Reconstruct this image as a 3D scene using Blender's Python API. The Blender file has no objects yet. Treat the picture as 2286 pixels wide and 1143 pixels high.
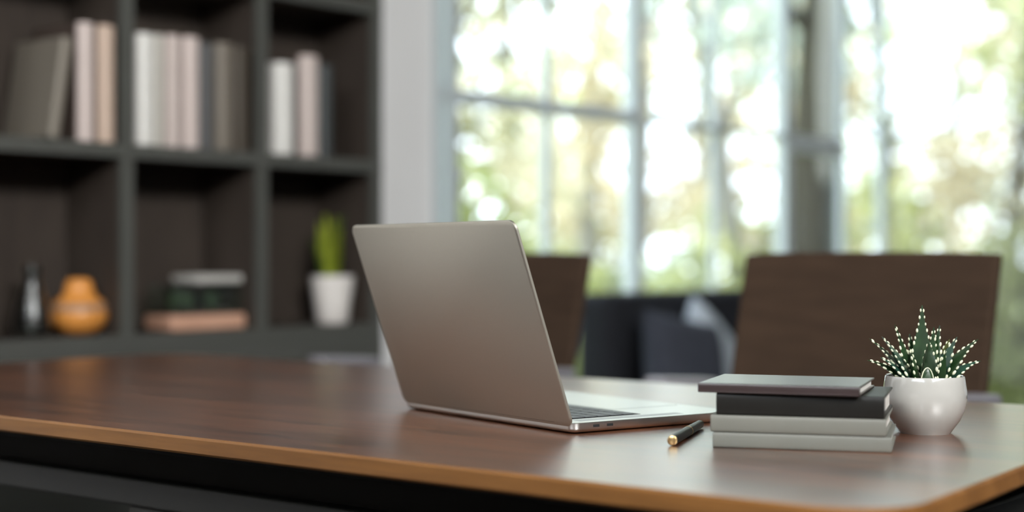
import bpy, bmesh, math, random
from mathutils import Vector, Matrix, Euler
PI = math.pi
sc = bpy.context.scene
col = sc.collection

# ------------------------------------------------------------------ camera
F = 3500.0                                   # focal length in pixels of the 2286 wide frame
PHI = math.radians(39.03)                    # viewing direction in the room (walls follow x and y)
CAMZ = 0.94
TZ = 0.748                                   # top of the table
cd = bpy.data.cameras.new('camera'); cam = bpy.data.objects.new('camera', cd); col.objects.link(cam)
cam.location = (0, 0, CAMZ); cam.rotation_euler = (PI/2, 0, PHI - PI/2)
cd.sensor_width = 36; cd.lens = 36*F/2286; cd.clip_start = .05; cd.clip_end = 300
cd.dof.use_dof = True; cd.dof.focus_distance = 1.70; cd.dof.aperture_fstop = 1.95; cd.dof.aperture_blades = 0
sc.camera = cam

# ------------------------------------------------------------------ world, sun, added fill lights, exposure
wd = bpy.data.worlds.new('sky'); sc.world = wd; wd.use_nodes = True
bg = wd.node_tree.nodes['Background']; bg.inputs[0].default_value = (.76, .88, 1, 1); bg.inputs[1].default_value = 5.8
sd = bpy.data.lights.new('sun', 'SUN'); sd.energy = 12; sd.angle = math.radians(3); sd.color = (1, .98, .93)
so = bpy.data.objects.new('sun', sd); col.objects.link(so); so.rotation_euler = (math.radians(38), 0, math.radians(80))
# added area light, stronger than sky, at the assumed high window behind the table
ad = bpy.data.lights.new('fill_light', 'AREA'); ad.shape = 'RECTANGLE'; ad.size = 1.8; ad.size_y = .8; ad.energy = 255; ad.color = (1, .985, .96)
ao = bpy.data.objects.new('fill_light', ad); col.objects.link(ao); ao.location = (-.1, -2.42, 3.2); ao.rotation_euler = (math.radians(72), 0, math.radians(-22))
# second added area light, at the assumed high window in the left wall
bd = bpy.data.lights.new('fill_light', 'AREA'); bd.shape = 'RECTANGLE'; bd.size = 1.8; bd.size_y = .8; bd.energy = 58; bd.color = (1, .97, .93)
bo = bpy.data.objects.new('fill_light', bd); col.objects.link(bo); bo.location = (-2.44, .3, 3.2); bo.rotation_euler = (math.radians(72), 0, math.radians(-80))
sc.view_settings.view_transform = 'Standard'; sc.view_settings.look = 'None'
sc.view_settings.exposure = 0.0; sc.view_settings.gamma = 1; sc.view_settings.use_curve_mapping = False
sc.cycles.max_bounces = 8; sc.cycles.transparent_max_bounces = 24; sc.cycles.use_denoising = True
sc.cycles.caustics_reflective = False; sc.cycles.caustics_refractive = False

# ------------------------------------------------------------------ measuring helpers
FW = Vector((math.cos(PHI), math.sin(PHI), 0)); RT = Vector((math.sin(PHI), -math.cos(PHI), 0))
def cw(x, zdist, z=0.0):                     # camera-plan coordinates -> room coordinates
    p = FW*zdist + RT*x; return Vector((p.x, p.y, z))
def on_plane(px, py, z):                     # where a sight line meets the height z
    d = (CAMZ - z)*F/(py - 571.5); return cw((px - 1143)/F*d, d, z)
def on_wall(px, y, py=None):                 # where a sight line meets the wall plane of that y
    r = (px - 1143)/F; dv = FW + RT*r; t = y/dv.y
    return Vector((dv.x*t, y, CAMZ if py is None else CAMZ - (py - 571.5)/F*t))

# ------------------------------------------------------------------ materials
def nmat(name):
    m = bpy.data.materials.new(name); m.use_nodes = True; nt = m.node_tree
    return m, nt, nt.nodes['Principled BSDF']
def mat(name, c, rough=.5, metal=0, noise=.06, scale=30, bump=0, bscale=200, coat=0, spec=.5, sheen=0, crough=.05, stretch=None):
    m, nt, b = nmat(name)
    b.inputs['Roughness'].default_value = rough; b.inputs['Metallic'].default_value = metal
    b.inputs['Specular IOR Level'].default_value = spec
    b.inputs['Coat Weight'].default_value = coat; b.inputs['Coat Roughness'].default_value = crough
    b.inputs['Sheen Weight'].default_value = sheen
    tc = nt.nodes.new('ShaderNodeTexCoord'); mp = nt.nodes.new('ShaderNodeMapping')
    nt.links.new(tc.outputs['Object'], mp.inputs[0])
    if stretch: mp.inputs['Scale'].default_value = stretch
    n = nt.nodes.new('ShaderNodeTexNoise'); n.inputs['Scale'].default_value = scale; n.inputs['Detail'].default_value = 4
    nt.links.new(mp.outputs[0], n.inputs['Vector'])
    r = nt.nodes.new('ShaderNodeValToRGB'); r.color_ramp.elements[0].position = .3; r.color_ramp.elements[1].position = .7
    r.color_ramp.elements[0].color = (*[max(0, v*(1-noise)) for v in c], 1)
    r.color_ramp.elements[1].color = (*[min(1, v*(1+noise)) for v in c], 1)
    nt.links.new(n.outputs['Fac'], r.inputs[0]); nt.links.new(r.outputs[0], b.inputs['Base Color'])
    if bump:
        n2 = nt.nodes.new('ShaderNodeTexNoise'); n2.inputs['Scale'].default_value = bscale
        nt.links.new(mp.outputs[0], n2.inputs['Vector'])
        bp = nt.nodes.new('ShaderNodeBump'); bp.inputs['Strength'].default_value = bump; bp.inputs['Distance'].default_value = .002
        nt.links.new(n2.outputs['Fac'], bp.inputs['Height']); nt.links.new(bp.outputs[0], b.inputs['Normal'])
    return m
def wood_mat(name, dark, light, rough, coat=0, stretch=(9, .7, 9), spec=.5):
    m, nt, b = nmat(name)
    b.inputs['Roughness'].default_value = rough; b.inputs['Coat Weight'].default_value = coat; b.inputs['Coat Roughness'].default_value = .30
    b.inputs['Specular IOR Level'].default_value = spec
    tc = nt.nodes.new('ShaderNodeTexCoord'); mp = nt.nodes.new('ShaderNodeMapping'); mp.inputs['Scale'].default_value = stretch
    nt.links.new(tc.outputs['Object'], mp.inputs[0])
    n1 = nt.nodes.new('ShaderNodeTexNoise'); n1.inputs['Scale'].default_value = 2.2; n1.inputs['Detail'].default_value = 8; n1.inputs['Distortion'].default_value = .8
    n2 = nt.nodes.new('ShaderNodeTexNoise'); n2.inputs['Scale'].default_value = 14; n2.inputs['Detail'].default_value = 6
    nt.links.new(mp.outputs[0], n1.inputs['Vector']); nt.links.new(mp.outputs[0], n2.inputs['Vector'])
    mx = nt.nodes.new('ShaderNodeMath'); mx.operation = 'MULTIPLY_ADD'; mx.inputs[1].default_value = .6
    sc2 = nt.nodes.new('ShaderNodeMath'); sc2.operation = 'MULTIPLY'; sc2.inputs[1].default_value = .4
    nt.links.new(n2.outputs['Fac'], sc2.inputs[0]); nt.links.new(n1.outputs['Fac'], mx.inputs[0]); nt.links.new(sc2.outputs[0], mx.inputs[2])
    r = nt.nodes.new('ShaderNodeValToRGB'); r.color_ramp.elements[0].position = .36; r.color_ramp.elements[1].position = .62
    r.color_ramp.elements[0].color = (*dark, 1); r.color_ramp.elements[1].color = (*light, 1)
    nt.links.new(mx.outputs[0], r.inputs[0]); nt.links.new(r.outputs[0], b.inputs['Base Color'])
    bp = nt.nodes.new('ShaderNodeBump'); bp.inputs['Strength'].default_value = .05; bp.inputs['Distance'].default_value = .001
    nt.links.new(n2.outputs['Fac'], bp.inputs['Height']); nt.links.new(bp.outputs[0], b.inputs['Normal'])
    return m
def glass_mat(name, tint=(.97, .975, .975), refl=1.0, base=0.0, rough=0.0):
    m = bpy.data.materials.new(name); m.use_nodes = True; nt = m.node_tree; nt.nodes.clear()
    o = nt.nodes.new('ShaderNodeOutputMaterial'); t = nt.nodes.new('ShaderNodeBsdfTransparent'); g = nt.nodes.new('ShaderNodeBsdfGlossy')
    g.inputs['Roughness'].default_value = rough
    t.inputs[0].default_value = (*tint, 1)
    lw = nt.nodes.new('ShaderNodeLayerWeight'); fr = nt.nodes.new('ShaderNodeMath'); fr.operation = 'POWER'; fr.inputs[1].default_value = 5   # Schlick's rule, the same from either side
    nt.links.new(lw.outputs['Facing'], fr.inputs[0]); base += .04*refl
    mu = nt.nodes.new('ShaderNodeMath'); mu.operation = 'MULTIPLY_ADD'; mu.inputs[1].default_value = refl; mu.inputs[2].default_value = base
    mx = nt.nodes.new('ShaderNodeMixShader')
    nt.links.new(fr.outputs[0], mu.inputs[0]); nt.links.new(mu.outputs[0], mx.inputs[0]); nt.links.new(t.outputs[0], mx.inputs[1]); nt.links.new(g.outputs[0], mx.inputs[2]); nt.links.new(mx.outputs[0], o.inputs[0])
    return m
def leaf_mat(name, c1, c2, scale=.8, trans=.5):
    m = bpy.data.materials.new(name); m.use_nodes = True; nt = m.node_tree; nt.nodes.clear()
    o = nt.nodes.new('ShaderNodeOutputMaterial'); d = nt.nodes.new('ShaderNodeBsdfDiffuse'); t = nt.nodes.new('ShaderNodeBsdfTranslucent')
    mx = nt.nodes.new('ShaderNodeMixShader'); mx.inputs[0].default_value = trans
    tc = nt.nodes.new('ShaderNodeTexCoord'); n = nt.nodes.new('ShaderNodeTexNoise'); n.inputs['Scale'].default_value = scale
    r = nt.nodes.new('ShaderNodeValToRGB'); r.color_ramp.elements[0].position = .4; r.color_ramp.elements[1].position = .6
    r.color_ramp.elements[0].color = (*c1, 1); r.color_ramp.elements[1].color = (*c2, 1)
    nt.links.new(tc.outputs['Object'], n.inputs['Vector']); nt.links.new(n.outputs['Fac'], r.inputs[0])
    nt.links.new(r.outputs[0], d.inputs[0]); nt.links.new(r.outputs[0], t.inputs[0])
    nt.links.new(d.outputs[0], mx.inputs[1]); nt.links.new(t.outputs[0], mx.inputs[2]); nt.links.new(mx.outputs[0], o.inputs[0])
    return m

M = {}
M['wall'] = mat('white paint', (.88, .87, .86), .8, noise=.02, scale=4, bump=.1)
M['ceiling'] = mat('ceiling paint', (.22, .21, .20), .9, noise=.02, scale=4)
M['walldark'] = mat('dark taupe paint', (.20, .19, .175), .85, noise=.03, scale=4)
M['floor'] = wood_mat('dark floor', (.010, .011, .015), (.018, .020, .026), .7, stretch=(1, 7, 1), spec=.2)
M['frame'] = mat('window frame paint', (.56, .62, .63), .45, noise=.03)
M['glass'] = glass_mat('window glass')
M['table'] = wood_mat('walnut table top', (.046, .015, .006), (.190, .066, .026), .32, spec=.65, coat=1)
M['edge'] = wood_mat('walnut edge band', (.15, .062, .016), (.25, .11, .030), .4, spec=.3)
M['under'] = mat('dark underside', (.008, .006, .004), .8, spec=.2)
M['black'] = mat('black steel', (.020, .019, .016), .6, metal=0, noise=.05)
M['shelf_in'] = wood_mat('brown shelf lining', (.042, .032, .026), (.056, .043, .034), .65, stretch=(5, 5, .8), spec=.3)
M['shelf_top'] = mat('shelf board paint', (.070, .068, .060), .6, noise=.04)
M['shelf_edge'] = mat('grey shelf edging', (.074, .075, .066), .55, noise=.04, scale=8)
M['alu'] = mat('silver aluminium', (.53, .50, .43), .5, metal=1, noise=.01, scale=300)
M['aluside'] = mat('silver aluminium sides', (.66, .65, .62), .32, metal=1, noise=.01, scale=300)
M['key'] = mat('key plastic', (.03, .032, .035), .45)
M['pad'] = mat('trackpad glass', (.62, .63, .64), .25, metal=.9, noise=.005)
M['screen'] = mat('display glass', (.01, .01, .012), .08, coat=.5)
M['dark'] = mat('dark gap', (.006, .006, .006), .8)
M['rubber'] = mat('black rubber', (.02, .02, .02), .8)
M['ceramic'] = mat('glazed white ceramic', (.46, .45, .42), .12, noise=.02, scale=60, coat=1)
M['soil'] = mat('potting soil', (.03, .022, .015), .95, noise=.5, scale=300, bump=.8)
M['gold'] = mat('brass', (.80, .55, .26), .28, metal=1)
M['blackgloss'] = mat('black lacquer', (.006, .006, .006), .35, coat=.0, spec=.3)
M['armpad'] = mat('grey arm pad leather', (.20, .19, .21), .30, bump=.1, spec=.7)
M['chair'] = mat('brown woven upholstery', (.052, .031, .019), .85, spec=.2, noise=.16, scale=8, bump=.5, bscale=500, stretch=(1, 1, 6))
M['sofa'] = mat('charcoal sofa fabric', (.012, .013, .017), .85, noise=.12, bump=.5, bscale=600, spec=.3)
M['pillowd'] = mat('slate pillow fabric', (.040, .044, .058), .9, noise=.12, bump=.4, bscale=500, spec=.3)
M['pillowl'] = mat('pale blue grey pillow fabric', (.42, .47, .52), .9, noise=.08, bump=.4, bscale=500)
M['metal'] = mat('chair steel', (.10, .10, .10), .35, metal=1)
M['bark'] = mat('bark', (.045, .038, .020), .9, noise=.35, scale=5, bump=1, bscale=20, stretch=(1, 1, .2))
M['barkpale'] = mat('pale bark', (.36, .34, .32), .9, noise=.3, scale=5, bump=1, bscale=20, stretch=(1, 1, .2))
M['grass'] = mat('grass ground', (.20, .24, .09), .95, noise=.4, scale=2)
M['pages'] = mat('book pages', (.70, .67, .62), .8, noise=.08, scale=4, stretch=(1, 1, 150))

# ------------------------------------------------------------------ mesh helpers
class MB:
    def __init__(s): s.bm = bmesh.new(); s.mi = 0
    def _new(s, fs):
        for f in fs: f.material_index = s.mi
    def box(s, x0, x1, y0, y1, z0, z1):
        vs = [s.bm.verts.new((x, y, z)) for x in (x0, x1) for y in (y0, y1) for z in (z0, z1)]
        q = [(0,1,3,2),(4,6,7,5),(0,4,5,1),(2,3,7,6),(0,2,6,4),(1,5,7,3)]
        s._new([s.bm.faces.new([vs[i] for i in f]) for f in q]); return vs
    def prism(s, pts, z0, z1):
        a = [s.bm.verts.new((p[0], p[1], z0)) for p in pts]; b = [s.bm.verts.new((p[0], p[1], z1)) for p in pts]
        n = len(pts); fs = [s.bm.faces.new(a[::-1]), s.bm.faces.new(b)]
        fs += [s.bm.faces.new((a[i], a[(i+1) % n], b[(i+1) % n], b[i])) for i in range(n)]; s._new(fs)
    def lathe(s, prof, seg=48, c=(0, 0, 0)):
        rings = []
        for r, z in prof:
            if r < 1e-6: rings.append([s.bm.verts.new((c[0], c[1], c[2]+z))])
            else: rings.append([s.bm.verts.new((c[0]+r*math.cos(2*PI*k/seg), c[1]+r*math.sin(2*PI*k/seg), c[2]+z)) for k in range(seg)])
        fs = []
        for a, b in zip(rings, rings[1:]):
            for k in range(seg):
                k2 = (k+1) % seg
                if len(a) == 1 and len(b) == 1: continue
                if len(a) == 1: fs.append(s.bm.faces.new((a[0], b[k2], b[k])))
                elif len(b) == 1: fs.append(s.bm.faces.new((a[k], a[k2], b[0])))
                else: fs.append(s.bm.faces.new((a[k], a[k2], b[k2], b[k])))
        s._new(fs)
    def tube(s, pts, radii, seg=12, caps=True):
        pts = [Vector(p) for p in pts]
        if not hasattr(radii, '__len__'): radii = [radii]*len(pts)
        rings = []; ref = None
        for i, p in enumerate(pts):
            t = (pts[min(i+1, len(pts)-1)] - pts[max(i-1, 0)]).normalized()
            if ref is None: ref = t.orthogonal().normalized()
            u = (ref - t*ref.dot(t)).normalized(); ref = u; v = t.cross(u)
            rings.append([s.bm.verts.new(p + (u*math.cos(2*PI*k/seg) + v*math.sin(2*PI*k/seg))*radii[i]) for k in range(seg)])
        fs = []
        for a, b in zip(rings, rings[1:]):
            for k in range(seg): fs.append(s.bm.faces.new((a[k], a[(k+1) % seg], b[(k+1) % seg], b[k])))
        if caps: fs += [s.bm.faces.new(rings[0][::-1]), s.bm.faces.new(rings[-1])]
        s._new(fs)
    def build(s, name, m, parent=None, smooth=False, bevel=0, seg=3, subsurf=0):
        bmesh.ops.recalc_face_normals(s.bm, faces=s.bm.faces)
        me = bpy.data.meshes.new(name); s.bm.to_mesh(me); s.bm.free()
        for x in (m if isinstance(m, (list, tuple)) else [m]): me.materials.append(x)
        o = bpy.data.objects.new(name, me); col.objects.link(o)
        if parent: o.parent = parent
        if bevel:
            b = o.modifiers.new('bevel', 'BEVEL'); b.width = bevel; b.segments = seg; b.limit_method = 'ANGLE'
            b.harden_normals = False; smooth = True
        if subsurf:
            b = o.modifiers.new('sub', 'SUBSURF'); b.levels = subsurf; b.render_levels = subsurf; smooth = True
        if smooth:
            for p in me.polygons: p.use_smooth = True
            if not subsurf:
                try: me.set_sharp_from_angle(angle=math.radians(40))
                except Exception: pass
        return o
def bx(name, m, x0, x1, y0, y1, z0, z1, parent=None, bevel=0):
    b = MB(); b.box(min(x0, x1), max(x0, x1), min(y0, y1), max(y0, y1), z0, z1); return b.build(name, m, parent, bevel=bevel)
def empty(name, loc=(0, 0, 0), rz=0):
    o = bpy.data.objects.new(name, None); col.objects.link(o); o.location = loc; o.rotation_euler = (0, 0, rz); o.empty_display_size = .05; return o
def tag(o, label, cat, group=None, kind=None):
    o['label'] = label; o['category'] = cat
    if group: o['group'] = group
    if kind: o['kind'] = kind
    return o
def structure(o): o['kind'] = 'structure'; return o
def copy_tree(o, parent=None):
    c = o.copy(); col.objects.link(c); c.parent = parent
    for ch in [q for q in bpy.data.objects if q.parent == o]: copy_tree(ch, c)
    return c
def rrect(x0, x1, y0, y1, r, n=8):
    P = []
    for cx, cy, a0 in ((x1-r, y1-r, 0), (x0+r, y1-r, 90), (x0+r, y0+r, 180), (x1-r, y0+r, 270)):
        for k in range(n+1):
            a = math.radians(a0 + 90*k/n); P.append((cx+r*math.cos(a), cy+r*math.sin(a)))
    return P
def round_poly(pts, radii, n=10):            # corner rounding of any convex outline
    out = []; N = len(pts)
    for i, (p, r) in enumerate(zip(pts, radii)):
        p = Vector(p[:2]); a = (Vector(pts[i-1][:2]) - p).normalized(); b = (Vector(pts[(i+1) % N][:2]) - p).normalized()
        ang = a.angle(b); d = r/math.tan(ang/2); c = p + (a+b).normalized()*(r/math.sin(ang/2))
        s0 = p + a*d - c; s1 = p + b*d - c
        a0 = math.atan2(s0.y, s0.x); a1 = math.atan2(s1.y, s1.x); da = (a1-a0+PI) % (2*PI) - PI
        for k in range(n+1):
            q = a0 + da*k/n; out.append((c.x + r*math.cos(q), c.y + r*math.sin(q)))
    return out
def inset(pts, d):                           # shrink a convex outline about its own edges
    N = len(pts); c = sum((Vector(p) for p in pts), Vector((0, 0)))/N; out = []
    for i in range(N):
        p = Vector(pts[i]); e = (Vector(pts[(i+1) % N]) - Vector(pts[i-1])).normalized(); n = Vector((-e.y, e.x))
        if n.dot(c-p) < 0: n = -n
        out.append(tuple(p + n*d))
    return out

# ------------------------------------------------------------------ the room
YW = 3.20                                    # inner face of the window wall
RX0, RX1, RY0, H = -2.6, 11.5, -2.6, 4.0
structure(bx('floor', M['floor'], RX0-.2, RX1+.2, RY0-.2, YW+.22, -.12, 0))
structure(bx('ceiling', M['ceiling'], RX0-.2, RX1+.2, RY0-.2, YW+.22, H, H+.15))
b = MB()  # left wall, its high opening assumed to go with the added light
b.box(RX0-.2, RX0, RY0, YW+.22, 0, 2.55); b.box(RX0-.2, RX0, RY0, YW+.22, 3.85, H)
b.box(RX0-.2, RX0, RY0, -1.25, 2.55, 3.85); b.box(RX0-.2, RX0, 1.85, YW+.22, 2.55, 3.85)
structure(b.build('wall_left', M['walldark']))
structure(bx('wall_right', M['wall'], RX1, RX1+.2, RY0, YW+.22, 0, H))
b = MB()                                     # wall behind the camera, with an assumed high window opening
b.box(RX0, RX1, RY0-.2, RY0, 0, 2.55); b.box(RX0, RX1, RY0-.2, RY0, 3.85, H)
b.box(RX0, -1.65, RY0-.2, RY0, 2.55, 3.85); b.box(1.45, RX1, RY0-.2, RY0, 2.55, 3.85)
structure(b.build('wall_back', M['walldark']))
w4 = empty('window_4', (-.1, RY0-.1, 2.55)); structure(w4)  # unseen window, assumed from the light on the shelf
b = MB()
for x in (-1.55, -.52, .52, 1.51): b.box(x, x+.04, -.04, .04, 0, 1.3)
b.box(-1.51, 1.51, -.04, .04, 0, .04); b.box(-1.51, 1.51, -.04, .04, 1.26, 1.3)
b.build('frame', M['frame'], w4)
bx('pane', M['glass'], -1.51, 1.51, -.006, .002, .04, 1.26, w4)
w5 = structure(empty('window_5', (RX0-.1, .3, 2.55), PI/2))  # unseen copy in the left wall, assumed from the lit shelf sides
for c in [q for q in bpy.data.objects if q.parent == w4]:
    d = c.copy(); col.objects.link(d); d.parent = w5
# wall with the shelf, up to the first window post
WX0 = on_wall(966, YW).x
structure(bx('wall_front', M['wall'], RX0, WX0, YW, YW+.2, 0, H))
GX1 = on_wall(2286, YW).x + 1.6
structure(bx('wall_corner', M['wall'], GX1, RX1, YW, YW+.2, 0, H))

def window(n, x0, x1, posts, cross, hc=.024):
    e = structure(empty('window_%d' % n, (x0, YW+.02, 0)))
    L = x1-x0
    for px, w, d in posts:
        bx('post' if w > .04 else 'mullion', M['frame'], px-w/2-x0, px+w/2-x0, 0, d, .0, H-.02, e, bevel=.004)
    if cross:
        for z0, z1 in ((cross-hc, cross+hc), (cross+1.45, cross+1.5)):
            bx('crossbar', M['frame'], .03, L-.03, .005, .035, z0, z1, e, bevel=.004)
    bx('bottom_rail', M['frame'], .03, L-.03, .0, .09, .0, .07, e, bevel=.004)
    bx('pane', M['glass'], .02, L-.02, .038, .044, .07, H-.03, e)
    return e
def wx(px): return on_wall(px, YW+.06).x
X = {p: wx(p) for p in (990, 1205, 1405, 1580, 1741, 1868, 1958)}
cz = on_wall(1400, YW+.06, 263).z
structure(bx('trim_1', M['frame'], WX0-.002, WX0+.03, YW-.012, YW+.06, 0, H-.01))
cz3 = on_wall(1805, YW+.02, 322).z
window(1, WX0+.03, X[1405]-.0, [(X[990], .060, .05), (X[1205], .026, .03)], cz)
window(2, X[1405], X[1741], [(X[1405], .060, .05), (X[1580], .022, .03)], cz-.005, .012)
window(3, X[1741], GX1, [(X[1741], .060, .05), (X[1868], .036, .03), (X[1958], .034, .04), (GX1-.04, .07, .05)], None)
bx('crossbar', M['frame'], X[1741]-X[1741]+.04, X[1868]-X[1741]+.02, .005, .035, cz3-.036, cz3+.036, bpy.data.objects['window_3'], bevel=.004)

# ------------------------------------------------------------------ bookshelf
YS = 2.93                                    # front of the shelf
SD = .22                                     # depth
T = .036; P = .42
x270 = on_wall(285, YS).x                    # centre of the first divider seen
xr = on_wall(853, YS).x - T/2                # centre of the right end panel
P = (xr - x270)/2
ZB, ZM, ZT = .760, 1.196, 1.620              # tops of the three boards seen
shelf = tag(empty('bookshelf', (x270-2*P, YS, 0)), 'tall dark grey bookshelf with square open compartments and brown inside', 'bookshelf')
ox = x270-2*P
xs = [x270 + k*P for k in range(-2, 3)]
def sbox(name, m, x0, x1, y0, y1, z0, z1, parent=None): return bx(name, m, x0-ox, x1-ox, y0-YS, y1-YS, z0, z1, parent or shelf)
top = ZT + 2*(.424)
for k, x in enumerate(xs):
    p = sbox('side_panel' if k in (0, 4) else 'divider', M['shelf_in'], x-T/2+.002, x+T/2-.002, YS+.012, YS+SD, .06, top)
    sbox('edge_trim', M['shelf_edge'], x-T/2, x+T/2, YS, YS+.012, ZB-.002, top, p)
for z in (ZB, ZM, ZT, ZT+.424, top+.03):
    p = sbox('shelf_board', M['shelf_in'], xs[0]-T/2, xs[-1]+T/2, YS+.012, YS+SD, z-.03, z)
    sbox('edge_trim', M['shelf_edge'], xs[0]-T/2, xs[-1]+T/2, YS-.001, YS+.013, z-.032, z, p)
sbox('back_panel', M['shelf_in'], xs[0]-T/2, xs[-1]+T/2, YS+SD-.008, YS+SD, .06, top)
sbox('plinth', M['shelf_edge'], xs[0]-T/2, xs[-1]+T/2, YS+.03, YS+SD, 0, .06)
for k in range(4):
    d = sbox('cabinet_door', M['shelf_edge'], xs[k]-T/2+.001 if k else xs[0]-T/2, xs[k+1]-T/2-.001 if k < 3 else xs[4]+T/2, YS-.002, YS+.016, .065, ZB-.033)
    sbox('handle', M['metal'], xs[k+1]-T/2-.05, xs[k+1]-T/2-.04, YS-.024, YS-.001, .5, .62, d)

# ------------------------------------------------------------------ books
def book(name, L, Dp, Th, cover, label, group=None, spine_round=.15, boards=None):
    """book lying flat: spine along x at y=0, pages towards +y, thickness up; origin at the front left bottom"""
    e = empty(name); tag(e, label, 'book', group)
    t = min(.0028, Th*.16)
    b = MB()
    n = 6; prof = []
    for k in range(n+1):
        a = -PI/2 + PI*k/n; prof.append((-Th*spine_round*math.cos(a), Th/2 + Th/2*math.sin(a)))
    prof = [(.007, 0)] + prof + [(.007, Th)]
    a = [b.bm.verts.new((0, p[0], p[1])) for p in prof]; c = [b.bm.verts.new((L, p[0], p[1])) for p in prof]
    N = len(prof)
    b.bm.faces.new(a); b.bm.faces.new(c[::-1])
    for i in range(N): b.bm.faces.new((a[i], c[i], c[(i+1) % N], a[(i+1) % N]))
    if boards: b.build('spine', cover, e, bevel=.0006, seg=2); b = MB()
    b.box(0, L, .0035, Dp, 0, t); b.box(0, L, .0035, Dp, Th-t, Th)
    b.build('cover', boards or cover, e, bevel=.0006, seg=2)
    bx('page_block', M['pages'], .003, L-.003, .006, Dp-.004, t, Th-t, e)
    return e
def standing(px0, px1, ytop, cover, label, zb, lean=0, dep=.17, back=.012, group='books standing in the bookshelf', boards=None):
    x0 = on_wall(px0, YS+back).x; x1 = on_wall(px1, YS+back).x; th = x1-x0
    pm = on_wall((px0+px1)/2, YS+back, ytop); h = pm.z - zb
    e = book('book', h, dep, th, cover, label, group, .35, boards)
    # spine vertical: book x -> up, book thickness -> room x
    R = Matrix(((0, 0, 1), (0, 1, 0), (1, 0, 0))).to_4x4()
    R = Matrix(((0, 0, 1, 0), (0, 1, 0, 0), (-1, 0, 0, 0), (0, 0, 0, 1)))   # x->-z, z->x
    e.matrix_world = Matrix.Translation((x0, YS+back, zb+h)) @ R
    if lean:
        piv = Matrix.Translation((x1, YS+back, zb))
        e.matrix_world = Matrix.Translation((0, 0, .0005)) @ piv @ Matrix.Rotation(lean, 4, 'Y') @ piv.inverted() @ e.matrix_world
    return e
def bc(name, c, r=.6): return mat(name, c, r, noise=.05, scale=60)
white, cream = bc('white cloth cover', (.70, .68, .635)), bc('cream cover', (.55, .52, .46))
pink, pink2, tan = bc('pale pink cover', (.60, .50, .46)), bc('dusty rose cover', (.56, .47, .43)), bc('tan cover', (.56, .42, .33))
grey, dgrey, olive = bc('warm grey cover', (.20, .175, .14)), bc('charcoal cover', (.085, .085, .085)), bc('olive brown cover', (.17, .145, .115))
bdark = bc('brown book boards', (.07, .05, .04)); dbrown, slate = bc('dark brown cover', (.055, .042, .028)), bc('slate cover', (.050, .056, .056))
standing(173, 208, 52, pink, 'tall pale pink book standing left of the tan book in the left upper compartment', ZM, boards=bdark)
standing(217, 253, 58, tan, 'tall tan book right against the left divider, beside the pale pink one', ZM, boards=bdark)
standing(104, 131, 82, grey, 'slim grey book leaning to the right in the left upper compartment', ZM, lean=math.radians(9))
standing(303, 342, 76, white, 'thick white book at the left end of the middle upper compartment', ZM)
standing(345, 364, 78, cream, 'narrow cream book between the white book and the rose books', ZM)
standing(370, 401, 80, pink2, 'dusty rose book next to the narrow cream one', ZM)
standing(407, 442, 84, pink, 'pale pink book beside the charcoal one in the middle row', ZM)
standing(444, 474, 98, dgrey, 'charcoal book right of the pale books in the middle compartment', ZM)
standing(476, 518, 98, olive, 'grey brown book between the charcoal and the dark brown book', ZM)
standing(520, 552, 106, dbrown, 'dark brown book at the right end of the middle row', ZM)
standing(610, 652, 142, white, 'thick white book in the right upper compartment', ZM)
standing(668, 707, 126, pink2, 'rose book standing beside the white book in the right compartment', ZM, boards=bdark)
standing(709, 738, 146, slate, 'dark slate book at the right of the rose book', ZM)

# ------------------------------------------------------------------ things on the lower shelf
def shelf_spot(px, d=.08): q = on_wall(px, YS+d); return q.x, YS+d
x, y = shelf_spot(72, .09)                   # glass carafe
car = tag(empty('glass_vase', (x, y, ZB)), 'clear smoky glass vase with a narrow neck beside the orange vase', 'vase')
b = MB(); prof = [(0, .002), (.034, .002), (.042, .012), (.043, .03), (.037, .065), (.024, .105), (.018, .13), (.022, .158), (.0205, .158), (.0165, .13), (.022, .105), (.035, .066), (.041, .03), (.038, .014), (0, .008)]
b.lathe(prof); b.build('vessel', glass_mat('smoky glass', (.66, .68, .66), 3.0, -.06, .3), car, smooth=True)
x, y = shelf_spot(176, .085)
vz = tag(empty('orange_vase', (x, y, ZB)), 'squat round orange vase with a carved band around its waist', 'vase')
orange = mat('orange glaze', (.72, .29, .060), .35, noise=.08, scale=40)
b = MB(); b.lathe([(0, 0), (.028, 0), (.050, .014), (.063, .035), (.064, .05), (.062, .0555)]); b.lathe([(.0585, .0715), (.053, .079), (.042, .086), (.035, .096), (.032, .112), (.028, .124), (.022, .129), (.019, .129), (.019, .11), (0, .108)]); b.build('vessel', orange, vz, smooth=True)
b = MB(); b.lathe([(.0618, .055), (.0605, .063), (.0583, .072)])
for k in range(26):
    a = 2*PI*k/26; b.lathe([(0, -.0045), (.004, 0), (0, .0045)], 8, (.0612*math.cos(a), .0612*math.sin(a), .0635))
b.build('carved_band', mat('brown speckled band', (.36, .22, .14), .6, noise=.4, scale=90), vz, smooth=True)
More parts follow.
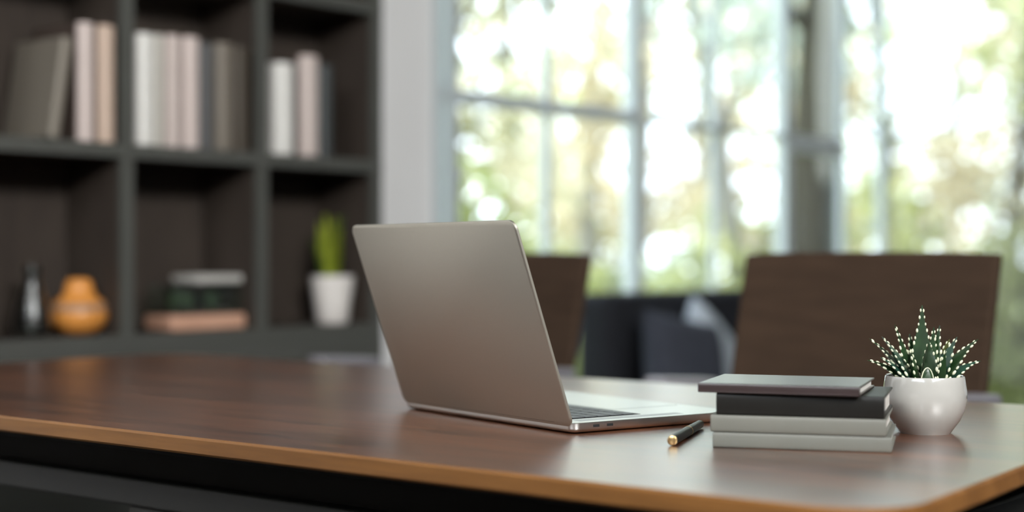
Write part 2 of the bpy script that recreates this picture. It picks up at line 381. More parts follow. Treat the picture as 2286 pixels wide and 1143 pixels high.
# terrarium in the middle compartment
x, y = shelf_spot(437, .095)
te = tag(empty('terrarium', (x, y, ZB)), 'low glass terrarium with dark green plants on a pale wooden base', 'terrarium')
hw = .115
bx('base', wood_mat('pale wood base', (.50, .27, .18), (.66, .38, .26), .6, stretch=(1, 8, 8)), -hw, hw, -.055, .055, .0, .038, te, bevel=.008)
b = MB(); b.prism(rrect(-.10, .10, -.045, .045, .02), .038, .048); b.build('soil', M['soil'], te)
gb = MB()
for x0, x1, y0, y1 in ((-.108, .108, -.051, -.048), (-.108, .108, .048, .051), (-.108, -.105, -.048, .048), (.105, .108, -.048, .048)): gb.box(x0, x1, y0, y1, .038, .112)
gb.build('glass_case', glass_mat('terrarium glass', (.95, .98, .96), 1.0, .05, .15), te)
bx('lid', mat('cream lid', (.52, .50, .46), .6), -.035, .108, -.052, .052, .113, .134, te, bevel=.006)
random.seed(4)
for k in range(9):
    b = MB(); cx, cy = random.uniform(-.085, .085), random.uniform(-.03, .03)
    for j in range(12):
        a = random.uniform(0, 2*PI); l = random.uniform(.025, .05); h = random.uniform(.02, .05)
        tip = Vector((cx+math.cos(a)*l*.6, cy+math.sin(a)*l*.4, .048+h)); m_ = Vector((cx, cy, .048)).lerp(tip, .5); s = Vector((-math.sin(a), math.cos(a), 0))*.007
        v = [b.bm.verts.new(q) for q in ((cx, cy, .046), m_+s, tip, m_-s)]; b.bm.faces.new(v)
    b.build('small_plant', leaf_mat('terrarium leaf', (.08, .13, .07), (.14, .19, .11), 20, .2), te)
# snake plant in the right compartment
x, y = shelf_spot(741, .085)
sp = tag(empty('potted_snake_plant', (x, y, ZB)), 'yellow green upright plant in a white pot in the right lower compartment', 'plant')
b = MB(); b.lathe([(0, 0), (.038, 0), (.044, .006), (.050, .06), (.056, .095), (.0585, .12), (.0585, .127), (.053, .127), (.049, .095), (0, .095)]); b.build('pot', mat('white pot glaze', (.82, .77, .72), .4, coat=.2), sp, smooth=True)
b = MB(); b.lathe([(0, .105), (.0505, .105)]); b.build('soil', M['soil'], sp)
random.seed(9)
lm = leaf_mat('yellow green leaf', (.30, .38, .035), (.46, .52, .07), 25, .35); lm2 = leaf_mat('dark green leaf', (.07, .12, .03), (.12, .16, .04), 25, .3)
for k, (dx, dy, h, ln, w, mm) in enumerate(((-.022, -.01, .165, -.014, .016, lm), (-.008, -.018, .15, -.004, .015, lm), (.006, -.012, .16, .003, .015, lm), (.018, -.004, .13, .010, .013, lm), (0, .014, .165, -.006, .014, lm), (-.016, .014, .15, -.02, .012, lm), (.02, .016, .14, .035, .010, lm2), (.012, .02, .17, .055, .009, lm2), (-.026, .006, .11, -.045, .009, lm2))):
    b = MB(); rows = []
    for i in range(9):
        t = i/8; ww = w*(math.sin(PI*min(1, .25+t*.75))**.7 if t < 1 else 0)+.0005; tw = .5*t + k
        c = Vector((dx+ln*t*t, dy, .10+h*1.15*t)); s = Vector((math.cos(tw*.4), math.sin(tw*.4), 0))
        n = Vector((-s.y, s.x, 0))*.003
        rows.append([b.bm.verts.new(q) for q in (c-s*ww, c+n, c+s*ww, c-n)])
    for r0, r1 in zip(rows, rows[1:]):
        for j in range(4): b.bm.faces.new((r0[j], r0[(j+1) % 4], r1[(j+1) % 4], r1[j]))
    b.build('leaf', mm, sp, smooth=True)

# ------------------------------------------------------------------ table
nl = on_plane(0, 928, TZ); nr = on_plane(1995, 1152, TZ); fr_ = on_plane(2286, 905, TZ); fl = on_plane(1270, 841, TZ)
far_corner = on_plane(392, 787, TZ)
XN, XF = (nl.x+nr.x)/2, (far_corner.x+fl.x+fr_.x)/3
r1 = on_plane(2286, 1040, TZ); dr = (r1-nr).normalized()
XN2 = nr.x + (nl.x-nr.x)*0
YL = far_corner.y
yr_far = nr.y + dr.y/dr.x*(XF-nr.x)
dn = (nr.y, nr.x); slope_n = (nl.x-nr.x)/(nl.y-nr.y)
corners = [(nr.x, nr.y), (XF, yr_far), (XF, YL), (nr.x+slope_n*(YL-nr.y), YL)]
print('TABLE', corners, nl, fl, fr_)
outline = round_poly(corners, [.07, .07, .10, .10])
cx0, cy0 = (XN+XF)/2, (nr.y+YL)/2
outl = [(p[0]-cx0, p[1]-cy0) for p in outline]
table = tag(empty('conference_table', (cx0, cy0, 0)), 'long walnut brown conference table with rounded corners and black steel frame', 'table')
z = TZ
b = MB(); rings = []
for d, zz, mi in ((0.0025, z, 0), (0, z-.0025, 1), (0, z-.0165, 1), (.0025, z-.019, 1), (.05, z-.032, 2)):
    rings.append(([b.bm.verts.new((p[0], p[1], zz)) for p in inset(outl, d)], mi))
b.bm.faces.new(rings[0][0])
for (a, _), (c, mi) in zip(rings, rings[1:]):
    for k in range(len(a)):
        f = b.bm.faces.new((a[k], a[(k+1) % len(a)], c[(k+1) % len(a)], c[k])); f.material_index = mi
f = b.bm.faces.new(rings[-1][0][::-1]); f.material_index = 2
b.build('tabletop', [M['table'], M['edge'], M['under']], table)
# steel frame under the top
fx0, fx1 = nr.x-cx0+.11, XF-cx0-.12; fy0, fy1 = nr.y-cy0+.16, YL-cy0-.16
zr = z-.032
b = MB(); b.box(fx0+.02, fx1-.02, fy0+.02, fy1-.02, zr-.046, zr-.0005); b.build('support_panel', M['under'], table)
b = MB(); b.box(fx0, fx0+.035, fy0, fy1, zr-.080, zr-.046); b.box(fx1-.035, fx1, fy0, fy1, zr-.080, zr-.046)
b.box(fx0, fx1, fy0, fy0+.035, zr-.080, zr-.046); b.box(fx0, fx1, fy1-.035, fy1, zr-.080, zr-.046)
b.build('under_frame', M['black'], table, bevel=.004)
legy = on_plane(300, 1110, TZ-.10).y-cy0
for xx in (fx0+.002, fx1-.037):
    for yy in (legy-.04, fy0+.35):
        l = bx('leg', M['black'], xx, xx+.035, yy-.055, yy+.055, 0.0, zr-.080, table, bevel=.004)
        b = MB(); b.lathe([(0, 0), (.007, 0), (.007, .004), (0, .006)], 16)
        o = b.build('bolt', M['alu'], l, smooth=True); o.location = (xx-.0005, yy+.02, zr-.10); o.rotation_euler = (0, -PI/2, 0)

# ------------------------------------------------------------------ laptop
f_, lx, lz, th = 3500., .065, 1.683, .961
u = RT*(-math.cos(th)) + FW*math.sin(th)     # along the hinge, away
v = RT*math.sin(th) + FW*math.cos(th)        # from hinge to front
LP = cw(lx-.0005, lz, TZ)
LW, LD = .3493, .2407
lap = tag(empty('laptop', LP), 'open silver laptop seen from behind its lid on the walnut table', 'laptop')
lap.rotation_euler = (0, 0, math.atan2(v.y, v.x))      # local x = hinge to front, local y = along hinge away (check handedness below)
hand = 1 if Vector((-v.y, v.x)).dot(Vector((u.x, u.y))) > 0 else -1
BT = .0105; FT = .0016
def lyy(a): return a*hand
b = MB(); rings = []
ol = rrect(0, LD, 0, LW, .011, 8)
for d, zz, mi in ((.0035, FT, 1), (.0008, FT+.0022, 0), (0, FT+.004, 0), (0, FT+BT-.0006, 0), (.0006, FT+BT, 0)):
    rings.append(([b.bm.verts.new((p[0], lyy(p[1]), zz)) for p in inset(ol, d)], mi))
f = b.bm.faces.new(rings[0][0]); f.material_index = 1
for (a, _), (c, mi) in zip(rings, rings[1:]):
    for k in range(len(a)):
        f = b.bm.faces.new((a[k], a[(k+1) % len(a)], c[(k+1) % len(a)], c[k])); f.material_index = mi if mi == 0 else 0
b.bm.faces.new(rings[-1][0])
base = b.build('base', [M['aluside'], M['dark']], lap, smooth=True)
zt = FT+BT
for px, py in ((.02, .02), (.02, LW-.02), (LD-.02, .02), (LD-.02, LW-.02)):
    b = MB(); b.lathe([(0, 0), (.006, 0), (.006, FT+.0002), (0, FT+.0002)], 16); o = b.build('foot', M['rubber'], lap); o.location = (px, lyy(py), 0)
# trackpad: a recess line around the glass
tx1, ty0, ty1 = LD-.009, .0945, .2545; tx0 = tx1-.10
b = MB(); b.prism([(p[0], lyy(p[1])) for p in rrect(tx0, tx1, ty0, ty1, .003, 4)], zt-.0004, zt+.00006); b.build('trackpad_gap', M['dark'], lap)
b = MB(); b.prism([(p[0], lyy(p[1])) for p in rrect(tx0+.0009, tx1-.0009, ty0+.0009, ty1-.0009, .003, 4)], zt-.0004, zt+.00014); b.build('trackpad', M['aluside'], lap)
# keyboard well and keys
ky0, ky1, kx0, kx1 = .037, LW-.037, .020, .124
b = MB(); b.prism([(p[0], lyy(p[1])) for p in rrect(kx0-.002, kx1+.002, ky0-.002, ky1+.002, .003, 4)], zt-.0004, zt+.00008); b.build('keyboard_well', M['dark'], lap)
def key(x0, x1, y0, y1):
    b = MB(); b.prism([(p[0], lyy(p[1])) for p in rrect(x0, x1, y0, y1, .0012, 3)], zt+.0001, zt+.0011); return b.build('key', M['key'], lap)
rows = [(.0085, [1]*14), (.0175, [1]*13+[1.5]), (.0175, [1.5]+[1]*13), (.0175, [1.8]+[1]*11+[1.8]), (.0175, [2.3]+[1]*10+[2.3]), (.0175, [1, 1, 1, 1.25, 5, 1.25, 1, 1, 1, 1])]
xx = kx0
for h, ks in rows:
    tot = sum(ks); yy = ky0; un = (ky1-ky0)/tot
    for k in ks:
        key(xx+.0007, xx+h-.0011, LW-yy-k*un+.0009, LW-yy-.0009); yy += k*un
    xx += h+.0006
b = MB()
for y0 in (.012, LW-.028): b.prism([(p[0], lyy(p[1])) for p in rrect(.02, .17, y0, y0+.016, .002, 3)], zt-.0003, zt+.00004)
b.build('speaker_grille', mat('speaker grille', (.45, .45, .44), .5, metal=1), lap)
for px in (.033, .052):                      # two ports in the near side
    b = MB(); b.box(px-.0044, px+.0044, -.0002, .0006, FT+.0048, FT+.0078)
    o = b.build('port', M['dark'], lap, bevel=.0009)
    if hand < 0: o.scale = (1, -1, 1)
# lid
al = .336; LL = .2345; lt = .0042
b = MB(); rings = []
ol = rrect(0, LL, 0, LW, .011, 10)
for d, zz in ((.0012, 0), (.0, .0009), (0, lt-.0009), (.0012, lt)):
    rings.append([b.bm.verts.new((p[0], lyy(p[1]), zz)) for p in inset(ol, d)])
b.bm.faces.new(rings[0]); b.bm.faces.new(rings[-1])
for a, c in zip(rings, rings[1:]):
    for k in range(len(a)): b.bm.faces.new((a[k], a[(k+1) % len(a)], c[(k+1) % len(a)], c[k]))
lid = b.build('lid', M['alu'], lap, smooth=True)
# local lid x runs up the lid; its z=0 face looks outwards (towards the viewer)
ax = Vector((-math.sin(al), 0, math.cos(al))); az = Vector((math.cos(al), 0, math.sin(al))); ay = Vector((0, 1, 0))
lid.matrix_local = Matrix.Translation((0.0, 0, .0075)) @ Matrix(((ax.x, 0, az.x, 0), (ax.y, 1, az.y, 0), (ax.z, 0, az.z, 0), (0, 0, 0, 1)))
b = MB(); b.prism([(p[0], lyy(p[1])) for p in rrect(.004, LL-.003, .003, LW-.003, .008, 6)], lt, lt+.0003); b.build('screen', M['screen'], lid)
b = MB(); b.tube([(.002, lyy(.03), zt+.0005), (.002, lyy(LW-.03), zt+.0005)], .0036, 16); b.build('hinge', M['dark'], lap, smooth=True)

# ------------------------------------------------------------------ stack of books on the table
maroon = mat('maroon cover', (.022, .008, .008), .4, noise=.05, coat=1, spec=.7, crough=.3); black_c = mat('black book cover', (.007, .0065, .005), .45, noise=.05, coat=.15, crough=.3, spec=.3)
pale_c = mat('pale grey cover', (.175, .178, .155), .45, noise=.03); pale_c2 = mat('putty cover', (.18, .18, .155), .45, noise=.03)
def lay(x, zd, dx, dzd, L, Dp, z0, Th, cover, label):
    e = book('book', L, Dp, Th, cover, label, 'books stacked on the table', .06)
    p = cw(x, zd, z0); q = cw(x+dx, zd+dzd, z0); e.location = p; e.rotation_euler = (0, 0, math.atan2(q.y-p.y, q.x-p.x)); return e
zs = [TZ+.0002, TZ+.0157, TZ+.0329, TZ+.0549]
lay(.2015, 1.574, .168, -.047, .1746, .131, zs[0], .0150, pale_c, 'pale grey hardback at the bottom of the stack on the table')
lay(.1995, 1.576, .166, -.049, .172, .128, zs[1], .0168, pale_c2, 'putty coloured hardback, second from the bottom of the stack')
lay(.2055, 1.577, .158, -.0485, .165, .126, zs[2], .0216, black_c, 'thick black book under the maroon book of the stack')
lay(.1872, 1.5787, .151, -.053, .160, .1286, zs[3], .0094, maroon, 'thin maroon book topmost of the stack beside the succulent')

# ------------------------------------------------------------------ pen
p0 = on_plane(1500, 985, TZ+.005); p1 = on_plane(1566, 946, TZ+.005)
pen = tag(empty('pen', (p0.x, p0.y, TZ+.0056)), 'black pen with a brass end lying between laptop and books', 'pen')
dd = (p1-p0); L = dd.length; pen.rotation_euler = (0, 0, math.atan2(dd.y, dd.x))
b = MB(); b.tube([(.004, 0, 0), (.006, 0, 0), (L*.5, 0, 0), (L-.012, 0, 0), (L-.001, 0, 0)], [.0048, .0052, .0052, .0046, .0030], 24); b.build('barrel', M['blackgloss'], pen, smooth=True)
b = MB(); b.tube([(0, 0, 0), (.0008, 0, 0), (.0042, 0, 0)], [.0034, .0050, .0050], 24); b.build('end_cap', M['gold'], pen, smooth=True)
b = MB(); b.tube([(L*.52, 0, 0), (L*.53, 0, 0)], .0055, 24); b.build('ring', M['gold'], pen, smooth=True)
b = MB(); b.tube([(L-.001, 0, 0), (L+.006, 0, 0)], [.0026, .0008], 16); b.build('tip', M['gold'], pen, smooth=True)

# ------------------------------------------------------------------ succulent
PC = cw((2064-1143)/F*1.705, 1.705, TZ)
su = tag(empty('potted_succulent', PC), 'small spiky succulent with white dotted leaves in a round white pot', 'plant')
b = MB(); b.lathe([(0, .0008), (.026, .0008), (.0275, 0), (.0285, .0014), (.031, .005), (.0375, .014), (.0425, .025), (.0448, .036), (.0446, .046), (.0432, .055), (.0424, .0606), (.0416, .0622), (.0402, .0620), (.0395, .060), (.0405, .050), (0, .050)], 96); b.build('pot', M['ceramic'], su, smooth=True)
b = MB(); b.lathe([(0, .058), (.02, .057), (.040, .054)], 48); b.build('soil', M['soil'], su, smooth=True)
g1 = mat('dark green leaf skin', (.012, .036, .010), .38, noise=.35, scale=60, coat=.15)
g2 = mat('olive leaf skin', (.075, .085, .02), .4, noise=.2, scale=60)
g3 = mat('blue green leaf skin', (.022, .062, .040), .3, noise=.25, scale=60, coat=.3)
wh = mat('white tubercle', (.74, .76, .55), .55, noise=.05)
def sl(px, py, dep):                          # tip position relative to the pot centre
    zd = 1.705+dep; q = cw((px-1143)/F*zd, zd, CAMZ-(py-571.5)/F*zd); return q - PC
random.seed(2)
def succ_leaf(tip, w, bend, m, bx_=0, bd=0, dots=True, dotm=wh, dsz=.0016):
    base = RT*bx_ + FW*bd; base.z = .052
    tip = Vector(tip); mid = base.lerp(tip, .5) + Vector((0, 0, bend))
    view = -FW
    pts = []; n = 22
    for i in range(n+1):
        t = i/n; p = base*(1-t)**2 + mid*2*t*(1-t) + tip*t*t; pts.append(p)
    ld = Vector((tip.x-base.x, tip.y-base.y, 0))
    rad = ld.normalized() if ld.length > .012 else FW*(-1 if bd < 0 else 1)
    bb = MB(); rings = []; edges = []
    for i, p in enumerate(pts):
        t = i/n; tg = (pts[min(i+1, n)]-pts[max(i-1, 0)]).normalized()
        up = (Vector((0, 0, 1)) - rad*.45 - FW*.55); up = (up - tg*up.dot(tg)).normalized()
        s = tg.cross(up).normalized()
        ww = w*1.34*((1-t)**.75)*(.80+.5*math.sin(PI*min(1, t*1.3))) + .0003
        tk = ww*.42
        rings.append([bb.bm.verts.new(p + s*ww), bb.bm.verts.new(p + s*ww*.5 + up*tk*.15), bb.bm.verts.new(p + up*tk*.05), bb.bm.verts.new(p - s*ww*.5 + up*tk*.15), bb.bm.verts.new(p - s*ww), bb.bm.verts.new(p - s*ww*.5 - up*tk*.8), bb.bm.verts.new(p - up*tk*1.25), bb.bm.verts.new(p + s*ww*.5 - up*tk*.8)])
        edges.append((p, s, ww, up, tg))
    for r0, r1_ in zip(rings, rings[1:]):
        for j in range(8): bb.bm.faces.new((r0[j], r0[(j+1) % 8], r1_[(j+1) % 8], r1_[j]))
    bb.bm.faces.new(rings[0][::-1]); bb.bm.faces.new(rings[-1])
    lf = bb.build('leaf', m, su, smooth=True)
    if dots:
        d = MB(); Ln = sum((pts[i+1]-pts[i]).length for i in range(n)); nd = max(4, int(Ln/.0082))
        for k in range(nd):
            t = .10+.86*(k+.5)/nd
            for sg in (-1, 1):
                tt = min(.985, t + random.uniform(-.012, .012)); i = min(n-1, int(tt*n)); fr = tt*n-i
                p = edges[i][0].lerp(edges[i+1][0], fr); s, ww, tg = edges[i][1], edges[i][2]*(1-fr)+edges[i+1][2]*fr, edges[i][4]
                c = p + s*sg*ww*.98; r = dsz*(1.1-.55*t)*random.uniform(.8, 1.15)
                r0 = len(d.bm.verts)
                mtx = Matrix.Translation(c) @ tg.to_track_quat('Z', 'Y').to_matrix().to_4x4() @ Matrix.Diagonal((r, r, r*1.9, 1))
                bmesh.ops.create_uvsphere(d.bm, u_segments=8, v_segments=6, radius=1, matrix=mtx)
        d.build('tubercles', dotm, lf, smooth=True)
    return lf
leaves = [
 # px, py, depth, width, bend, material, base offset x, base depth
 (2058.5, 681, .006, .0085, .004, g1, -.002, .004),
 (2098, 726, .012, .0065, .004, g1, .008, .006),
 (2085, 730, .004, .0060, .004, g1, .006, .004),
 (1997, 724, .012, .0058, .006, g1, -.010, .008),
 (1940, 755, -.004, .0062, .008, g1, -.012, .002),
 (1968, 751, -.010, .0095, .007, g3, -.010, -.004),
 (2120, 757, .010, .0070, .006, g2, .012, .008),
 (2137, 752, -.002, .0078, .007, g3, .012, .0),
 (2184, 757, -.006, .0078, .009, g1, .013, -.003),
 (2189, 806, -.004, .0060, .009, g3, .018, -.004),
 (1936, 804, -.008, .0062, .009, g1, -.016, -.006),
 (1965, 798, -.016, .0075, .007, g3, -.014, -.010),
 (2074, 763, -.018, .0115, .006, g1, .003, -.012),
 (2030, 775, -.014, .0085, .004, g1, -.008, -.010),
 (2112, 778, -.018, .0085, .004, g1, .012, -.010),
 (2148, 790, .012, .0060, .006, g1, .016, .008),
 (2030, 745, .016, .0065, .004, g1, -.004, .012),
]
for px, py, dep, w, bend, m, b0, b1 in leaves: succ_leaf(sl(px, py, dep), w, bend, m, b0, b1)
# short blunt leaf at the front, outlined in white
q = sl(2070, 818, -.030)
b = MB(); n = 20; ring = []
c0 = Vector((q.x, q.y, .052))
for i in range(n+1):
    a = PI*i/n; ring.append((math.cos(a), math.sin(a)))
A = [b.bm.verts.new(c0 + RT*(.0075*x_) + Vector((0, 0, .021*y_)) - FW*.0) for x_, y_ in ring]
B = [b.bm.verts.new(c0 + RT*(.0055*x_) + Vector((0, 0, .017*y_)) - FW*.0026) for x_, y_ in ring]
C = [b.bm.verts.new(c0 + RT*(.0055*x_) + Vector((0, 0, .017*y_)) + FW*.004) for x_, y_ in ring]
for r0, r1_ in ((A, B), (C, A)):
    for i in range(n): b.bm.faces.new((r0[i], r0[i+1], r1_[i+1], r1_[i]))
b.bm.faces.new(B); b.bm.faces.new(C[::-1])
lf = b.build('leaf', g1, su, smooth=True)
b = MB(); b.tube([c0 + RT*(.0072*x_) + Vector((0, 0, .0205*y_)) - FW*.0008 for x_, y_ in ring], .0006, 8); b.build('pale_margin', wh, lf, smooth=True)

# ------------------------------------------------------------------ armchairs
def pillow(name, w, h, t, m, parent=None, pw=3.2):
    b = MB(); nx = 16; g = {}
    for side in (1, -1):
        for i in range(nx+1):
            for j in range(nx+1):
                a, c = i/nx*2-1, j/nx*2-1
                if side == -1 and (i in (0, nx) or j in (0, nx)): g[side, i, j] = g[1, i, j]; continue
                k = (1-abs(a)**pw)*(1-abs(c)**pw); pin = 1-.07*(1-c*c)*abs(a)**3; pin2 = 1-.07*(1-a*a)*abs(c)**3
                g[side, i, j] = b.bm.verts.new((a*w/2*pin, side*t/2*max(0, k)**.5, c*h/2*pin2))
    for side in (1, -1):
        for i in range(nx):
            for j in range(nx): b.bm.faces.new((g[side, i, j], g[side, i+1, j], g[side, i+1, j+1], g[side, i, j+1]))
    return b.build(name, m, parent, subsurf=1)
def armchair(label):
    """faces -x, width along y, origin on the floor under the back's foot"""
    e = tag(empty('armchair'), label, 'chair', None)
    b = MB(); W2 = .24; rows = []; nz, ny = 12, 12
    def bp(s, t): # t 0..1 up, s -1..1 across
        zz = .43 + t*.517; lean = .26*max(0, (zz-.43))**1.15; wv = W2*(1 + .0*t - .03*(1-t)**2)
        return Vector((lean - .02*(1-s*s)*0 + .030*(1-s*s)*.6, s*wv, zz - .004*abs(s)**4))
    F0 = [[b.bm.verts.new(bp(-1+2*i/ny, j/nz)) for i in range(ny+1)] for j in range(nz+1)]
    F1 = [[b.bm.verts.new(bp(-1+2*i/ny, j/nz)+Vector((.028, 0, 0))) for i in range(ny+1)] for j in range(nz+1)]
    for j in range(nz):
        for i in range(ny):
            b.bm.faces.new((F0[j][i], F0[j][i+1], F0[j+1][i+1], F0[j+1][i])); b.bm.faces.new((F1[j][i], F1[j+1][i], F1[j+1][i+1], F1[j][i+1]))
        b.bm.faces.new((F0[j][0], F0[j+1][0], F1[j+1][0], F1[j][0])); b.bm.faces.new((F0[j][ny], F1[j][ny], F1[j+1][ny], F0[j+1][ny]))
    for i in range(ny):
        b.bm.faces.new((F0[0][i], F1[0][i], F1[0][i+1], F0[0][i+1])); b.bm.faces.new((F0[nz][i], F0[nz][i+1], F1[nz][i+1], F1[nz][i]))
    b.build('backrest', M['chair'], e, bevel=.006)
    b = MB(); b.prism(rrect(-.44, .02, -.235, .235, .05), .40, .47); b.build('seat', M['chair'], e, bevel=.012)
    for s in (-1, 1):
        b = MB(); b.box(-.150, .03, s*.262-.024, s*.262+.024, 0, .022)
        arm = b.build('armrest', M['armpad'], e, bevel=.008); arm.location = (0, 0, .700); arm.rotation_euler = (0, math.radians(4), 0)
        b = MB(); b.tube([(-.12, s*.262, .708), (-.15, s*.262, .60), (-.20, s*.262, .36), (-.205, s*.262, .02), (-.205, s*.262, .0)], .011, 12); b.build('leg', M['metal'], e, smooth=True)
        b = MB(); b.tube([(.035, s*.262, .69), (.06, s*.262, .5), (.05, s*.262, .36), (.10, s*.262, .0)], .011, 12); b.build('leg', M['metal'], e, smooth=True)
        b = MB(); b.tube([(-.21, s*.262, .385), (.05, s*.262, .385)], .010, 12); b.build('side_rail', M['metal'], e, smooth=True)
    b = MB(); b.tube([(-.2, -.262, .385), (-.2, .262, .385)], .010, 12); b.tube([(.045, -.262, .385), (.045, .262, .385)], .010, 12); b.build('cross_rail', M['metal'], e, smooth=True)
    return e
def cen(xr_, zr_):                           # centre of the back from its right end (camera plan)
    q = cw(xr_, zr_); return Vector((q.x, q.y+.24, 0))
ch1 = armchair('brown upholstered armchair behind the stack of books and the succulent')
c1 = cen((2195-1143)/F*2.55, 2.55); ch1.location = (c1.x-.062, c1.y, 0)
ch2 = copy_tree(ch1); ch2['label'] = 'brown upholstered armchair partly hidden behind the open laptop'
c2 = cen((1268-1143)/F*3.12, 3.12); ch2.location = (c2.x-.062, c2.y, 0)
print('CH', ch1.location, ch2.location)
for c in (ch1, ch2): c['group'] = 'armchairs along the far side of the table'

# ------------------------------------------------------------------ sofa
SO = cw((1282-1143)/F*4.9, 4.9)
sofa = tag(empty('sofa', (SO.x, SO.y, 0)), 'charcoal grey compact sofa with its low back to the garden windows', 'sofa')
SL, SDp = 1.10, .82                            # along +x, depth towards -y
bx('back', M['sofa'], 0, SL, -.14, 0, .12, .825, sofa, bevel=.035)
bx('seat_base', M['sofa'], .0, SL, -SDp, -.141, .12, .30, sofa, bevel=.02)
for k in range(1):
    w = SL-.17; bx('seat_cushion', M['sofa'], k*w+.003, (k+1)*w-.003, -SDp+.0, -.143, .301, .44, sofa, bevel=.035)
for x0 in (SL-.165,): bx('armrest', M['sofa'], x0, x0+.165, -SDp, -.143, .301, .60, sofa, bevel=.035)
for px, py in ((.06, -.06), (SL-.06, -.06), (.06, -SDp+.06), (SL-.06, -SDp+.06)):
    b = MB(); b.tube([(px, py, 0), (px, py, .12)], [.014, .02], 12); b.build('leg', M['black'], sofa, smooth=True)
def put_pillow(w, h, t, m, loc, rot, label):
    o = pillow('pillow', w, h, t, m); o.location = loc; o.rotation_euler = rot; tag(o, label, 'pillow', 'pillows on the sofa'); return o
put_pillow(.36, .36, .14, M['pillowd'], (SO.x+.17, SO.y-.30, .585), (math.radians(-14), math.radians(10), math.radians(-8)), 'dark slate pillow leaning on the sofa back, left of the pale one')
put_pillow(.34, .36, .12, M['pillowl'], (SO.x+.42, SO.y-.235, .585), (math.radians(-12), math.radians(32), math.radians(4)), 'pale blue grey pillow tipped on its corner on the sofa')

# ------------------------------------------------------------------ garden
structure(bx('ground', M['grass'], -30, 70, YW+.24, 70, -.3, -.12))
rng = random.Random(11)
LMAT = [leaf_mat('fresh green leaves', (.36, .40, .15), (.60, .62, .36)), leaf_mat('olive leaves', (.30, .30, .18), (.60, .57, .42)),
        leaf_mat('dry beige leaves', (.58, .50, .34), (.72, .68, .54)), leaf_mat('silvery leaves', (.42, .50, .45), (.66, .72, .66))]
def leaves_mb(b, c, rad, n, size, droop=.5):
    for _ in range(n):
        while True:
            q = Vector((rng.uniform(-1, 1), rng.uniform(-1, 1), rng.uniform(-1, 1)))
            if q.length < 1: break
        p = Vector(c) + Vector((q.x*rad[0], q.y*rad[1], q.z*rad[2]))
        d = Vector((rng.uniform(-1, 1), rng.uniform(-1, 1), rng.uniform(-1, .6))).normalized(); s = d.orthogonal().normalized()
        s = Matrix.Rotation(rng.uniform(0, 6.3), 3, d) @ s; l = size*rng.uniform(.6, 1.3); w = l*.30
        v = [b.bm.verts.new(x) for x in (p, p+d*l*.5+s*w, p+d*l, p+d*l*.5-s*w)]; b.bm.faces.new(v)
def garden_pos(px, zd): return cw((px-1143)/F*zd, zd)
def tree(px, zd, tr, lean, h, clumps, lm_, label, bark='bark', size=.16, n=260, cat='tree', px_top=None):
    g = garden_pos(px, zd); e = tag(empty('tree', (g.x, g.y, -.12)), label, cat, 'trees in the garden')
    b = MB(); N = 9; pts = []; rr = []
    for i in range(N+1):
        t = i/N; o = RT*(lean*t + .12*math.sin(t*5+px)*tr*4) ; pts.append((o.x, o.y, t*h)); rr.append(tr*(1.25-.6*t) if i else tr*1.6)
    b.tube(pts, rr, 14); b.build('trunk', M[bark], e, smooth=True)
    e_d = zd; bb = MB(); any_ = False; fb = MB()
    for (ox_, od, zc, r, k) in clumps:
        cpos = RT*ox_ + FW*od; cpos.z = zc
        tb = min(1, max(.2, (zc-.5)/h)); s = Vector(pts[int(tb*N)])
        bb.tube([s, s.lerp(cpos, .5)+Vector((0, 0, .1)), cpos], [tr*.35, tr*.22, tr*.08], 8); any_ = True
        leaves_mb(fb, cpos, (r, r, r*.8), int(n*k*(.50 if zc/e_d > .155 else .78 if zc > 1.6 else .9)), size)
    if any_: bb.build('branches', M[bark], e, smooth=True); fb.build('foliage', lm_, e)
    return e
def clumps(k, sx, z0, z1, r0, r1, dens=1):
    return [(rng.uniform(-sx, sx), rng.uniform(-sx, sx), rng.uniform(z0, z1), rng.uniform(r0, r1), dens*rng.uniform(.6, 1.3)) for _ in range(k)]
dark_tree = tree(1832, 9.5, .15, .10, 5.2, clumps(7, 1.2, 3.0, 5.0, .5, .8), LMAT[1], 'thick dark trunked tree seen through the third window')
tree(1030, 9.0, .05, -.25, 5, clumps(8, .8, 1.2, 4.6, .35, .6), LMAT[1], 'slim dark tree close to the white wall at the left window edge')
tree(1690, 11, .07, -.9, 5.5, clumps(9, 1.5, 2.2, 5, .4, .7), LMAT[3], 'leaning tree between the second and third window', 'barkpale')
tree(1290, 13, .07, .4, 6, clumps(12, 1.6, 1.2, 5.5, .4, .8), LMAT[2], 'beige leaved tree in the first window', 'barkpale')
tree(1560, 17, .09, .2, 7, clumps(14, 2.2, .8, 6.5, .5, .9), LMAT[0], 'green tree far back in the middle window')
tree(2010, 14, .07, -.5, 6, clumps(14, 1.8, .8, 5.5, .4, .8), LMAT[2], 'dry leaved tree right of the thick trunk')
tree(2230, 12, .06, .5, 6, clumps(14, 1.4, 1.5, 5.5, .35, .7), LMAT[0], 'green tree at the right end of the windows')
tree(2120, 19, .09, .3, 7, clumps(14, 2.5, 1.2, 7, .5, .9), LMAT[3], 'silvery tree far back on the right', 'barkpale')
tree(1120, 18, .08, .2, 7, clumps(12, 2, .8, 6, .5, .9), LMAT[1], 'olive tree far back in the first window')
tree(2430, 16, .08, -.3, 7, clumps(14, 2.2, 1, 6, .5, .9), LMAT[1], 'olive tree past the right end of the windows')
tree(1430, 12, .055, .15, 6, clumps(7, 1.1, 1.0, 4, .3, .6), LMAT[2], 'slender tree behind the wide post of the first window', 'barkpale')
gp = garden_pos(1850, 9.28) - dark_tree.location; gp.z = 0      # added pale strip in front of the dark trunk, standing for its lit band
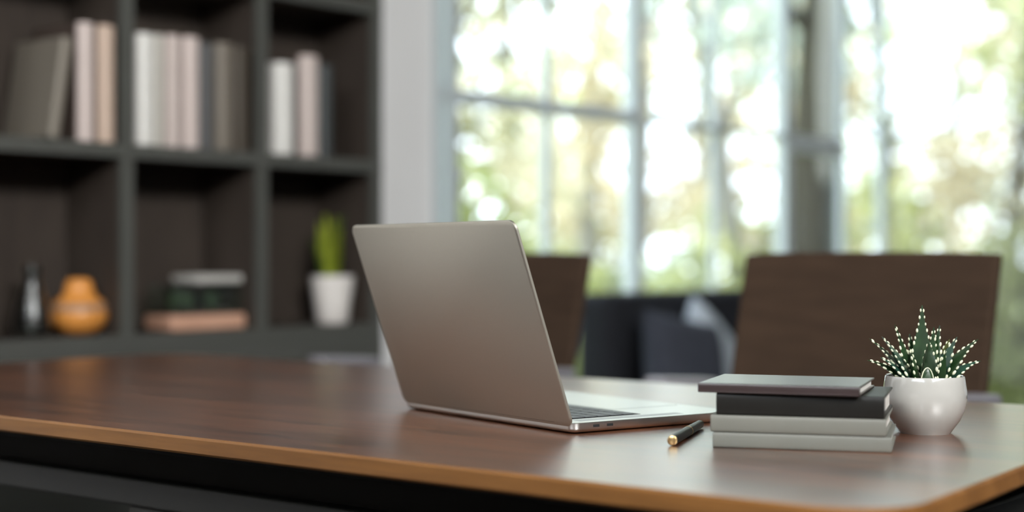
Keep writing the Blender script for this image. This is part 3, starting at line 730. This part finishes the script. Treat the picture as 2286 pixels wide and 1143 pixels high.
b = MB(); b.tube([tuple(gp + FW*.15 + Vector((0, 0, 1.35))), tuple(gp + RT*-.01 + Vector((0, 0, 1.7))), tuple(gp + Vector((0, 0, 2.2))), tuple(gp + RT*.03 + Vector((0, 0, 3.0))), tuple(gp + RT*.10 + Vector((0, 0, 5.0)))], [.015, .04, .062, .075, .07], 14)
pl = b.build('lit_strip', M['barkpale'], dark_tree, smooth=True); pl['label'] = 'pale strip added for the lit band over the dark trunk'
def shrub(px, zd, w, h, lm_, label, n=1500):
    g = garden_pos(px, zd); e = tag(empty('shrub', (g.x, g.y, -.12)), label, 'shrub', 'shrubs in the garden')
    b = MB()
    for k in range(7):
        a = rng.uniform(0, 6.3); b.tube([(0, 0, 0), (math.cos(a)*w*.3, math.sin(a)*w*.3, h*.5), (math.cos(a)*w*.6, math.sin(a)*w*.6, h*.9)], [.02, .014, .006], 6)
    b.build('stems', M['bark'], e)
    f = MB(); leaves_mb(f, (0, 0, h*.5), (w, w, h*.5), int(n*.45), .13); f.build('foliage', lm_, e)
    return e
shr = [(1060, 8, .35, 1.5, 0, 'bright green shrub at the left edge of the first window'), (1180, 10, .5, 1.2, 0, 'low green shrub in the first window'), (1330, 9, .45, 1.05, 0, 'green shrub above the second armchair and the sofa'),
       (1480, 12, .6, 1.2, 3, 'silvery shrub above the sofa back'), (1620, 11, .6, 1.4, 0, 'green shrub above the sofa\'s right half'), (1750, 13, .6, 1.5, 2, 'beige shrub beside the thick trunk'),
       (1960, 10, .5, 1.6, 0, 'yellow green shrub above the big armchair'), (2100, 13, .7, 1.5, 2, 'beige shrub above the right end of the armchair'), (2262, 9.5, .42, 1.25, 0, 'bright lime shrub right of the armchair and succulent'),
       (2330, 12, .6, 1.8, 1, 'olive shrub at the picture\'s right edge'), (1250, 14, .9, 1.6, 1, 'olive shrub deep in the first window'), (1850, 16, 1.0, 2.0, 3, 'silvery shrub behind the thick trunk')]
for px, zd, w, h, k, lb in shr: shrub(px, zd, w, h, LMAT[k], lb)
